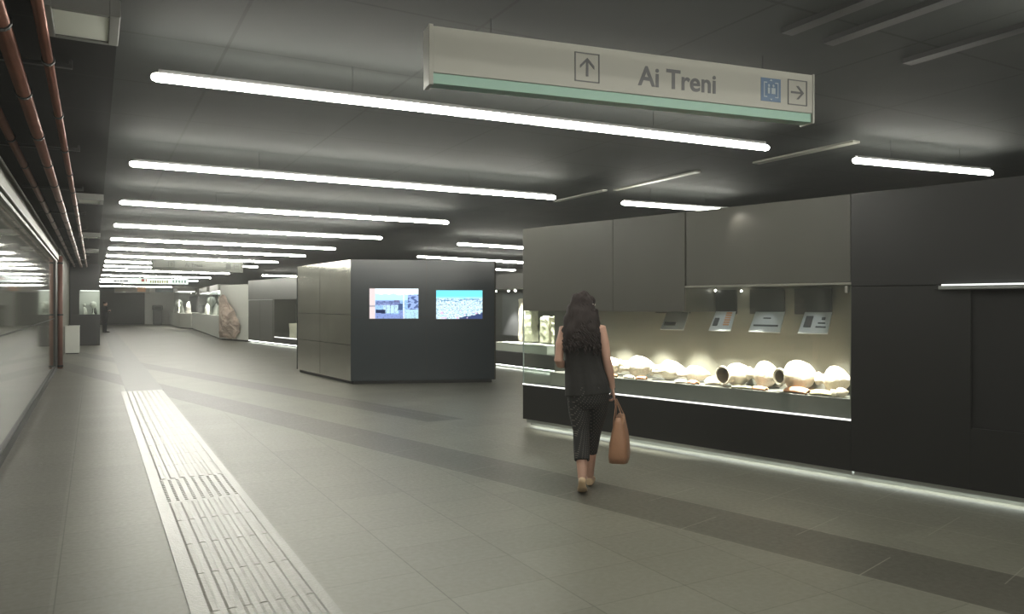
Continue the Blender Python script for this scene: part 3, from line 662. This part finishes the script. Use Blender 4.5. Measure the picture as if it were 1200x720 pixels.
# ------------------------------------------------------------------ far glass counters with white figures
CO = (4.89, 35.5); C1 = (5.63, 32.875)
cb_ = empty('display_counter', (CO[0], CO[1], 0), 0, 'long pale counter with glass cases of white figures, nearer of two', 'display counter')
def L2(p): return (p[0] - CO[0], p[1] - CO[1])
B0 = (5.5, 52.2)
pts = [L2(p) for p in (CO, C1, (7.2, 33.5), (7.2, 52.2), B0)]
MB().prism(pts, .07, 1.05).build('body', M['white'], cb_)
MB().prism(inset(pts[:4], .1) if False else [(p[0] * .97 + .08, p[1] * .985 + .1) for p in pts], 0, .07).build('plinth', M['dark'], cb_)
MB().prism([L2(p) for p in ((4.95, 35.9), (5.75, 33.05), (7.2, 33.5), (7.2, 36.5))], 1.05, 2.42).build('end_block', M['white'], cb_)
MB().prism([L2(p) for p in ((6.6, 36.5), (7.2, 36.5), (7.2, 52), (6.9, 52))], 1.05, 2.3).build('back_panel', mat('mid_grey', (.2, .2, .19), .5), cb_)
for (y0, y1) in ((37, 41), (42.5, 47.5)):
    xa = lambda y: 4.89 + (y - 35.5) * (5.5 - 4.89) / 16.7 + .05
    Q = [L2(p) for p in ((xa(y0), y0), (6.6, y0), (6.6, y1), (xa(y1), y1))]
    MB().prism(Q, 2.22, 2.5).build('lamp_box', M['beam'], cb_)
    MB().prism([(q[0] * .98 + .05, q[1] + (.2 if i < 2 else -.2)) for i, q in enumerate(Q)], 2.17, 2.218).build('diffuser', M['led'], cb_)
    g = MB(); g.prism([L2(p) for p in ((xa(y0), y0), (xa(y0) + .02, y0), (xa(y1) + .02, y1), (xa(y1), y1))], 1.05, 2.17); g.prism([L2(p) for p in ((xa(y0), y0), (6.6, y0), (6.6, y0 - .02), (xa(y0), y0 - .02))], 1.05, 2.17); g.build('glass_pane', M['glass'], cb_)
    spot('case_spot', (xa((y0 + y1) / 2) + .5 - CO[0], (y0 + y1) / 2 - CO[1], 2.1), ((xa((y0 + y1) / 2) + .5 - CO[0]), (y0 + y1) / 2 - CO[1], 1.1), 240, 120, parent=cb_)
def figure_piece(x, y, z, h, kind, lb):
    b = MB()
    if kind == 0: b.lathe([(.001, 0), (.10 * h, 0), (.09 * h, .06 * h), (.03 * h, .15 * h), (.025 * h, .42 * h), (.12 * h, .5 * h), (.21 * h, .62 * h), (.24 * h, .76 * h), (.19 * h, .9 * h), (.10 * h, .98 * h), (.001, h)], 18)
    elif kind == 1: b.loft([(0, 0, 0), (0, 0, .3 * h), (0, .02, .55 * h), (0, .03, .68 * h)], [(.18 * h, .26 * h), (.16 * h, .24 * h), (.12 * h, .2 * h), (.05 * h, .06 * h)]); b.ell((0, .04 * h, .84 * h), (.12 * h, .13 * h, .16 * h))
    else: b.loft([(0, 0, 0), (0, 0, .5 * h), (.1 * h, 0, .8 * h), (.15 * h, 0, h)], [(.2 * h, .34 * h), (.19 * h, .33 * h), (.14 * h, .2 * h), (.05 * h, .08 * h)]); b.rough(.04, 5)
    o = b.build('white_figure', M['marble'], smooth=True, loc=(x, y, z)); o.rotation_euler = (0, 0, R(60)); return tag(o, lb, 'sculpture', 'white figures in the far cases')
figure_piece(5.35, 38.6, 1.052, .85, 1, 'white bust in the nearer glass case, beside the rock wall')
figure_piece(5.35, 40.3, 1.052, .55, 2, 'low white fragment in the nearer glass case')
figure_piece(5.55, 43.5, 1.052, .95, 0, 'white round-headed piece on a stem in the middle glass case')
figure_piece(5.6, 45.6, 1.052, .6, 2, 'low white fragment in the middle glass case')
# nearer end wall rock
ang = math.atan2(C1[1] - CO[1], C1[0] - CO[0]); RM = Matrix.Translation((CO[0], CO[1], 0)) @ Matrix.Rotation(ang, 4, 'Z')
b = MB(); prof = [(0, .10), (0, 1.95), (.35, 1.98), (.8, 1.86), (1.05, 1.6), (1.15, 1.42), (1.5, 1.3), (1.62, 1.05), (1.9, .95), (2.2, .7), (1.95, .55), (2.1, .4), (1.8, .25), (1.7, .10), (1.0, .08)]
n_ = len(prof); cc = Vector((.85, .85)); rings = []
for q in range(9):
    f_ = q / 8; dy = -.05 - .20 * math.sin(f_ * math.pi / 2)
    rings.append([b.bm.verts.new((cc.x + (p[0] - cc.x) * (1 - f_ * .95), dy, cc.y + (p[1] - cc.y) * (1 - f_ * .95))) for p in prof])
for q in range(8):
    for i in range(n_): j = (i + 1) % n_; b.bm.faces.new((rings[q][i], rings[q][j], rings[q + 1][j], rings[q + 1][i]))
b.bm.faces.new(rings[0]); b.bm.faces.new(rings[8])
bmesh.ops.subdivide_edges(b.bm, edges=b.bm.edges[:], cuts=2, use_grid_fill=True)
for v in b.bm.verts:
    if v.co.y < -.01: v.co += noise.noise_vector(v.co * 3.1) * .10 + noise.noise_vector(v.co * 9) * .035
bmesh.ops.recalc_face_normals(b.bm, faces=b.bm.faces[:])
o = b.build('rock_relief', M['rock']); o.matrix_world = RM; tag(o, 'jagged brown and cream rock face fixed to the white end of the counter', 'rock')
# farther counter
AO = (5.0, 54.5)
ca_ = empty('display_counter', (AO[0], AO[1], 0), 0, 'pale counter with white figures, farther of two, next to the bin', 'display counter')
P = [(0, 0), (.45, -2.0), (2, -1.6), (2, 11.3), (.2, 11.3)]
MB().prism(P, .06, 1.0).build('body', M['white'], ca_); MB().prism([(p[0] + .08, p[1] * .98 + .1) for p in P], 0, .06).build('plinth', M['dark'], ca_)
MB().prism([(1.6, -1.0), (2, -1.0), (2, 11), (1.7, 11)], 1.0, 2.2).build('back_panel', mat('mid_grey2', (.14, .14, .14), .5), ca_)
MB().prism([(.05, 1.5), (1.2, 1.5), (1.2, 5.5), (.12, 5.5)], 2.5, 2.7).build('lamp_box', M['beam'], ca_)
MB().prism([(.1, 1.6), (1.1, 1.6), (1.1, 5.4), (.16, 5.4)], 2.46, 2.498).build('diffuser', M['led'], ca_)
g = MB(); g.prism([(.03, 1.5), (.05, 1.5), (.12, 5.5), (.10, 5.5)], 1.0, 2.5); g.box(.03, 1.2, 1.48, 1.5, 1.0, 2.5); g.build('glass_pane', M['glass'], ca_)
spot('case_spot', (.5, -.6, 2.4), (.5, -.6, 1), 300, 110, parent=ca_); spot('case_spot', (.5, 3.3, 2.4), (.5, 3.3, 1), 420, 130, parent=ca_)
figure_piece(5.45, 54.0, 1.002, .75, 2, 'white fragment at the near end of the farther counter')
figure_piece(5.3, 56.6, 1.002, .8, 1, 'white bust in the farther glass case, right one')
figure_piece(5.35, 59.0, 1.002, .95, 0, 'white round piece on a stem in the farther glass case')
figure_piece(5.4, 61.8, 1.002, .6, 2, 'low white fragment at the far end of the farther counter')
# bin
t = empty('litter_bin', (4.42, 66.2, 0), 0, 'tall dark grey litter bin standing before the white end wall', 'litter bin')
MB().box(-.30, .32, -.3, .3, 0, 1.15, .02).build('body', M['bin'], t); MB().box(-.36, .38, -.36, .36, 1.15, 1.55, .08).build('hood', M['bin'], t); MB().box(-.22, .24, -.37, -.355, 1.22, 1.42).build('opening', M['seam'], t)

# ------------------------------------------------------------------ left side: post, white box, dark pillar case
t = empty('vertical_pipe', (-.715, 21.3, 0), 0, 'red brown vertical pipe at the end of the glazed wall', 'pipe')
MB().tube((0, 0, 0), (0, 0, 2.72), .055, 16).build('pipe', mat('rusty_red', (.20, .095, .07), .5, noise_amt=.35, nscale=3), t, smooth=True)
for z in (.06, 1.3, 2.55): MB().loft([(0, 0, z - .02), (0, 0, z + .02)], [.066, .066], ref=(1, 0, 0)).build('clamp', M['clamp'], t)
MB().box(-.085, -.06, -.8, .8, 0, 2.75).build('mounting_board', M['dark'], t)
t = empty('white_cabinet', (-.60, 27.7, 0), 0, 'low pale cabinet against the left wall before the dark pillar', 'cabinet')
MB().box(-.19, .20, -.25, .25, .03, .86, .008).build('body', M['white'], t); MB().box(-.20, .21, -.26, .26, .86, .885, .004).build('top', M['white'], t); MB().box(-.17, .18, -.23, .23, 0, .03).build('base', M['dark'], t)
t = empty('pillar_showcase', (-.3, 34.0, 0), 0, 'dark pillar with a small lit glass case, on the left of the passage', 'showcase')
MB().box(-.5, .5, -1.1, 1.5, 0, 1.18, .01).build('lower_body', M['black_low'], t); MB().box(-.5, .5, -1.1, 1.5, 2.10, CZ).build('upper_body', M['black_low'], t)
MB().box(-.5, -.19, -1.1, 1.5, 1.18, 2.10).build('side_body', M['black_low'], t); MB().box(-.19, .5, -.3, 1.5, 1.18, 2.10).build('lining', M['white'], t)
g = MB(); g.box(-.19, .5, -1.1, -1.09, 1.18, 2.10); g.box(.49, .5, -1.09, -.3, 1.18, 2.10); g.build('glass_pane', M['glass'], t)
MB().box(-.15, .48, -1.06, -.35, 2.08, 2.098).build('diffuser', M['led'], t)
figure_piece(-.30, 33.2, 1.182, .42, 1, 'small pale figure in the left pillar case, left one'); figure_piece(-.02, 33.2, 1.182, .5, 0, 'brighter small figure in the left pillar case, middle one')
o = figure_piece(.02, 33.50, 1.182, .45, 1, 'dark small bust in the left pillar case'); o.data.materials[0] = M['bin']

# ------------------------------------------------------------------ people
def hand(mb, wrist, d, palm, thumb, sc=1.0, curl=.9):
    """palm and five bent fingers; d = direction of the fingers, palm = way the palm faces, thumb = side of the thumb"""
    w_, d, p = Vector(wrist), Vector(d).normalized(), Vector(palm).normalized(); th = Vector(thumb).normalized()
    mb.loft([w_ - d * .01, w_ + d * .02 * sc, w_ + d * .055 * sc, w_ + d * .09 * sc], [(.021 * sc, .015 * sc), (.030 * sc, .015 * sc), (.038 * sc, .014 * sc), (.036 * sc, .012 * sc)], ref=th, seg=12)
    for i, (off, ln) in enumerate(((.028, .070), (.010, .078), (-.009, .072), (-.027, .056))):
        b0 = w_ + d * .083 * sc + th * off * sc; P = [b0]; a = .15
        for k_, f in enumerate((.42, .32, .26)):
            a += curl * (.5 + .25 * k_); dd = d * math.cos(a) + p * math.sin(a); P.append(P[-1] + dd * ln * f * sc)
        mb.loft(P, [.0088 * sc, .0085 * sc, .0078 * sc, .0062 * sc], ref=th, seg=8)
    b0 = w_ + d * .025 * sc + th * .024 * sc
    mb.loft([b0, b0 + (th * .7 + d * .6 + p * .3).normalized() * .035 * sc, b0 + (th * .75 + d * 1.1 + p * .9).normalized() * .066 * sc], [.0125 * sc, .0105 * sc, .008 * sc], ref=p, seg=8)

def head(mb, c, s=1.0, face=(0, 1, 0)):
    c = Vector(c); f = Vector(face).normalized(); rt = f.cross(Vector((0, 0, 1))).normalized()
    Rm = Matrix((rt, f, Vector((0, 0, 1)))).transposed()
    def T(x, y, z): return c + Rm @ Vector((x * s, y * s, z * s))
    mb.ell(T(0, -.008, .022), (.075 * s, .094 * s, .094 * s), rot=Rm); mb.ell(T(0, .03, -.045), (.056 * s, .058 * s, .066 * s), rot=Rm)
    mb.ell(T(0, .055, -.088), (.026 * s, .026 * s, .022 * s), rot=Rm)
    mb.loft([T(0, .082, .015), T(0, .098, -.012), T(0, .107, -.030), T(0, .09, -.038)], [.009 * s, .011 * s, .014 * s, .010 * s], ref=rt, seg=8)
    for sx in (-1, 1):
        mb.ell(T(sx * .074, -.006, -.005), (.009 * s, .018 * s, .031 * s), 10, 8, rot=Rm)
        mb.ell(T(sx * .032, .076, .022), (.022 * s, .010 * s, .007 * s), 10, 8, rot=Rm)
    mb.ell(T(0, .086, -.056), (.024 * s, .010 * s, .006 * s), 10, 8, rot=Rm); mb.ell(T(0, .084, -.068), (.021 * s, .010 * s, .007 * s), 10, 8, rot=Rm)
    return T, Rm

# ---- the woman walking away
wo = empty('person', (3.505, 5.065, 0), R(-34.7), 'person with long dark curly hair in black sleeveless top, walking away with a tan bag', 'person')
b = MB()
T, Rm = head(b, (-.035, .16, 1.515), 1.0, (.6, 1, 0))
b.loft([(-.04, .135, 1.46), (-.042, .125, 1.40), (-.045, .12, 1.33)], [.050, .052, .066], ref=(1, 0, 0))
b.loft([(-.045, .12, 1.38), (-.045, .12, 1.34), (-.045, .12, 1.27), (-.043, .125, 1.16), (-.030, .12, 1.04), (-.012, .11, .93), (0, .10, .84), (.002, .10, .77)],
       [(.075, .055), (.135, .075), (.150, .10), (.137, .105), (.120, .095), (.15, .11), (.172, .125), (.15, .11)], ref=(1, 0, 0), seg=24)
SR, ER_, WRi = (.108, .115, 1.335), (.158, .085, 1.075), (.205, .13, .845)
b.loft([(.06, .12, 1.335), SR, (.135, .10, 1.22), ER_, (.178, .10, .99), (.195, .12, .90), WRi], [.045, .048, .043, .036, .037, .029, .024], ref=(0, 1, 0))
hand(b, WRi, (.16, .08, -1), (-1, .1, -.1), (0, 1, 0), .95, 1.05)
SL, EL, WL = (-.195, .115, 1.325), (-.238, .08, 1.075), (-.165, .30, 1.02)
b.loft([(-.13, .12, 1.325), SL, (-.222, .095, 1.21), EL, (-.225, .12, 1.045), (-.195, .22, 1.03), WL], [.045, .048, .043, .038, .038, .030, .024], ref=(0, .3, 1))
hand(b, WL, (.45, 1, 0), (1, -.4, -.2), (0, 0, 1), .92, .8)
# legs: left foot trailing on its toes, right foot ahead
KL, AL = (-.048, .06, .49), (-.043, -.085, .135)
b.loft([(-.075, .10, .82), (-.07, .09, .66), KL, (-.048, .0, .36), AL], [.088, .078, .056, .052, .034], ref=(1, 0, 0))
KR, AR = (.05, .20, .48), (.016, .275, .085)
b.loft([(.085, .10, .82), (.078, .14, .66), KR, (.03, .235, .33), AR], [.088, .078, .056, .050, .034], ref=(1, 0, 0))
b.loft([(-.043, -.105, .125), (-.043, -.075, .085), (-.043, -.015, .045), (-.043, .055, .022), (-.043, .11, .018)], [(.026, .026), (.030, .030), (.036, .024), (.038, .016), (.024, .012)], ref=(1, 0, 0))
b.loft([(.016, .25, .05), (.018, .30, .055), (.022, .37, .038), (.026, .44, .024), (.028, .48, .018)], [(.026, .030), (.030, .035), (.035, .026), (.036, .017), (.022, .012)], ref=(1, 0, 0))
b.remesh('body', M['skin'], wo, .0055, 3)
# sleeveless top
b = MB()
b.loft([(-.045, .118, 1.395), (-.045, .118, 1.375), (-.045, .118, 1.352), (-.045, .12, 1.29), (-.045, .125, 1.19), (-.035, .125, 1.08), (-.018, .118, .97), (-.002, .11, .88), (.006, .105, .79)],
       [(.070, .058), (.105, .068), (.142, .085), (.152, .108), (.150, .122), (.156, .125), (.170, .128), (.183, .136), (.189, .14)], ref=(1, 0, 0), seg=32)
for v in b.bm.verts:
    if v.co.z < 1.25: a_ = math.atan2(v.co.y - .12, v.co.x); v.co += Vector((math.cos(a_), math.sin(a_), 0)) * (.006 * math.sin(a_ * 7 + v.co.z * 6)) * min(1, (1.25 - v.co.z) * 3)
b.remesh('sleeveless_top', M['tunic'], wo, .007, 2)
b = MB()
b.loft([(0, .10, .87), (.002, .10, .80), (.003, .10, .74), (.004, .105, .70)], [(.172, .126), (.176, .130), (.166, .125), (.14, .11)], ref=(1, 0, 0), seg=24)
b.loft([(-.075, .10, .80), (-.07, .09, .66), (-.052, .062, .50), (-.048, .005, .36), (-.045, -.035, .275)], [.096, .087, .068, .066, .062], ref=(1, 0, 0), seg=20)
b.loft([(.085, .10, .80), (.080, .135, .66), (.052, .195, .50), (.03, .235, .36), (.022, .25, .285)], [.096, .088, .068, .064, .058], ref=(1, 0, 0), seg=20)
b.remesh('cropped_trousers', M['dots'], wo, .007, 2)
for (pts, nm) in (([(-.043, -.118, .135), (-.043, -.085, .078), (-.043, -.02, .033), (-.043, .055, .013), (-.043, .125, .013)], 'left'), ([(.016, .235, .030), (.018, .30, .022), (.022, .37, .018), (.026, .44, .015), (.028, .50, .015)], 'right')):
    b = MB(); b.loft(pts, [(.028, .020), (.034, .020), (.041, .018), (.043, .014), (.026, .010)], ref=(1, 0, 0))
    p0 = Vector(pts[0]); p1 = Vector(pts[1]); b.ell(p0 * .6 + p1 * .4 + Vector((0, .004, .016)), (.032, .034, .034))
    b.ell(Vector(pts[3]) + Vector((0, .01, .014)), (.042, .06, .018)); b.remesh('shoe', M['shoe'], wo, .005, 2)
# hair: a full mass and many curls
b = MB(); hc = Vector((-.045, .125, 1.50))
b.ell((-.040, .140, 1.548), (.092, .108, .098)); b.loft([(-.045, .115, 1.60), (-.048, .10, 1.52), (-.053, .07, 1.42), (-.058, .045, 1.33), (-.055, .03, 1.25), (-.05, .035, 1.19)], [(.075, .07), (.108, .085), (.135, .085), (.148, .075), (.125, .055), (.07, .03)], ref=(1, 0, 0), seg=22)
bmesh.ops.subdivide_edges(b.bm, edges=b.bm.edges[:], cuts=2, use_grid_fill=True)
for v in b.bm.verts: v.co += noise.noise_vector(v.co * 18) * .020 + noise.noise_vector(v.co * 55) * .010
random.seed(3)
for i in range(420):
    a = random.uniform(-.15, math.pi + .15); z0 = random.uniform(1.30, 1.59 - .09 * abs(math.cos(a))); k_ = (1.62 - z0) / .3
    rad = .082 + .050 * min(1, k_); x0 = -.045 + rad * math.cos(a) * 1.05; y0 = .125 - (.065 + .03 * k_) * max(0, math.sin(a)) ** .8 - .05 * k_ * max(0, math.sin(a)); ln = random.uniform(.10, .20); ph = random.uniform(0, 6.28)
    P = []
    for q in range(14):
        f = q / 13; z = z0 - ln * f; out = .010 + .020 * f
        P.append((x0 + math.cos(a) * out * .8 + .010 * math.cos(ph + f * 13), y0 - max(0, math.sin(a)) * .03 * f + .010 * math.sin(ph + f * 13), z))
    b.loft(P, [.007] * 12 + [.005, .002], ref=(1, .2, 0), seg=6)
b.build('hair', M['hair'], wo, smooth=True)
b = MB()
for sx in (-1, 1):
    p = T(sx * .034, .092, .018); b.ell(p, (.026, .005, .018), 14, 10, rot=Rm)
    b.loft([T(sx * .062, .090, .022), T(sx * .084, .04, .026), T(sx * .092, -.015, .024)], [.004, .005, .005], ref=(0, 0, 1), seg=8)
b.loft([T(-.01, .098, .022), T(.01, .098, .022)], [.002, .002], ref=(0, 0, 1), seg=6); b.build('glasses', M['lens'], wo, smooth=True)

# ---- tan handbag hanging from her right hand
bagm = Matrix.Translation((3.505, 5.065, 0)) @ Matrix.Rotation(R(-34.7), 4, 'Z')
bo = empty('handbag', tuple(bagm @ Vector((.262, .16, .245))), R(-34.7 - 8), 'tan leather handbag with two long straps held in the walking person\'s right hand', 'handbag')
b = MB()
secs = [(0, .078, .155), (.05, .083, .165), (.14, .078, .160), (.24, .062, .145), (.32, .042, .130), (.37, .026, .122)]
rings = []
for z, hx, hy in secs:
    ring = []
    for q in range(28):
        a = 2 * math.pi * q / 28; cx, sx = math.cos(a), math.sin(a); e = .45
        ring.append(b.bm.verts.new((hx * math.copysign(abs(cx) ** e, cx) + .006 * z / .37, hy * math.copysign(abs(sx) ** e, sx), z - .006 * noise.noise(Vector((cx, sx, z * 9))))))
    rings.append(ring)
for i in range(len(rings) - 1):
    for q in range(28): b.bm.faces.new((rings[i][q], rings[i][(q + 1) % 28], rings[i + 1][(q + 1) % 28], rings[i + 1][q]))
b.bm.faces.new(rings[0][::-1]); b.bm.faces.new(rings[-1]); b.build('body', M['bag'], bo, smooth=True)
for sx in (-1, 1):
    top = (-.035, 0, .50)
    b = MB(); b.loft([(sx * .045 + .004, -.10, .28), (sx * .035, -.085, .36), (sx * .012 - .015, -.045, .45), (-.030 + sx * .006, -.012, .505), (-.030 + sx * .006, .012, .505), (sx * .012 - .015, .045, .45), (sx * .035, .085, .36), (sx * .045 + .004, .10, .28)], [(.0035, .009)] * 8, ref=(1, 0, 0), seg=8)
    b.build('strap', M['bag'], bo, smooth=True)
b = MB(); b.box(-.02, .03, -.118, .118, .366, .372, .001); b.build('zip', M['bagd'], bo)

# ---- far figure in dark clothes
gm = empty('person', (.54, 48.0, .005), R(-65), 'distant person in dark clothes standing in the passage, hands in front', 'person')
b = MB(); Tg, Rg = head(b, (0, .02, 1.62), 1.05)
b.loft([(0, 0, 1.56), (0, 0, 1.45)], [.055, .07], ref=(1, 0, 0))
b.loft([(0, 0, 1.48), (0, 0, 1.42), (0, 0, 1.25), (0, 0, 1.05), (0, 0, .9)], [(.08, .06), (.17, .09), (.175, .12), (.15, .11), (.16, .12)], ref=(1, 0, 0), seg=20)
for sx in (-1, 1):
    b.loft([(sx * .14, 0, 1.42), (sx * .19, 0, 1.40), (sx * .22, -.03, 1.14), (sx * .17, .16, 1.16), (sx * .08, .26, 1.20)], [.05, .055, .045, .036, .026], ref=(0, 0, 1))
    hand(b, (sx * .08, .26, 1.20), (-sx * .8, .3, .2), (0, -1, 0), (0, 0, 1), 1.0, .6)
    b.loft([(sx * .09, 0, .9), (sx * .10, 0, .5), (sx * .10, -.02, .08)], [.09, .06, .04], ref=(1, 0, 0)); b.loft([(sx * .10, -.05, .05), (sx * .10, .05, .05), (sx * .11, .19, .03)], [(.035, .04), (.042, .035), (.035, .02)], ref=(1, 0, 0))
b.remesh('body', M['skin'], gm, .008, 2)
b = MB(); b.loft([(0, 0, 1.50), (0, 0, 1.43), (0, 0, 1.25), (0, 0, 1.05), (0, 0, .86)], [(.08, .07), (.185, .10), (.19, .135), (.17, .125), (.185, .135)], ref=(1, 0, 0), seg=20)
for sx in (-1, 1): b.loft([(sx * .14, 0, 1.42), (sx * .195, 0, 1.40), (sx * .225, -.03, 1.14), (sx * .175, .15, 1.16), (sx * .12, .22, 1.18)], [.06, .065, .056, .048, .04], ref=(0, 0, 1))
b.remesh('jacket', M['cloth_n'], gm, .01, 2)
b = MB(); b.loft([(0, 0, .95), (0, 0, .82)], [(.165, .125), (.175, .13)], ref=(1, 0, 0))
for sx in (-1, 1): b.loft([(sx * .09, 0, .9), (sx * .10, 0, .5), (sx * .10, -.02, .07)], [.10, .08, .065], ref=(1, 0, 0))
b.remesh('trousers', M['cloth_n'], gm, .01, 2)
for sx in (-1, 1):
    b = MB(); b.loft([(sx * .10, -.07, .045), (sx * .10, .05, .045), (sx * .11, .20, .03)], [(.042, .045), (.05, .042), (.042, .028)], ref=(1, 0, 0)); b.build('shoe', M['clamp'], gm, smooth=True)
b = MB(); b.ell((0, -.005, 1.665), (.085, .10, .085)); b.build('hair', M['hair'], gm, smooth=True)
MB().box(-.13, -.02, .27, .285, 1.10, 1.26, .004).build('held_paper', M['shirt'], gm)
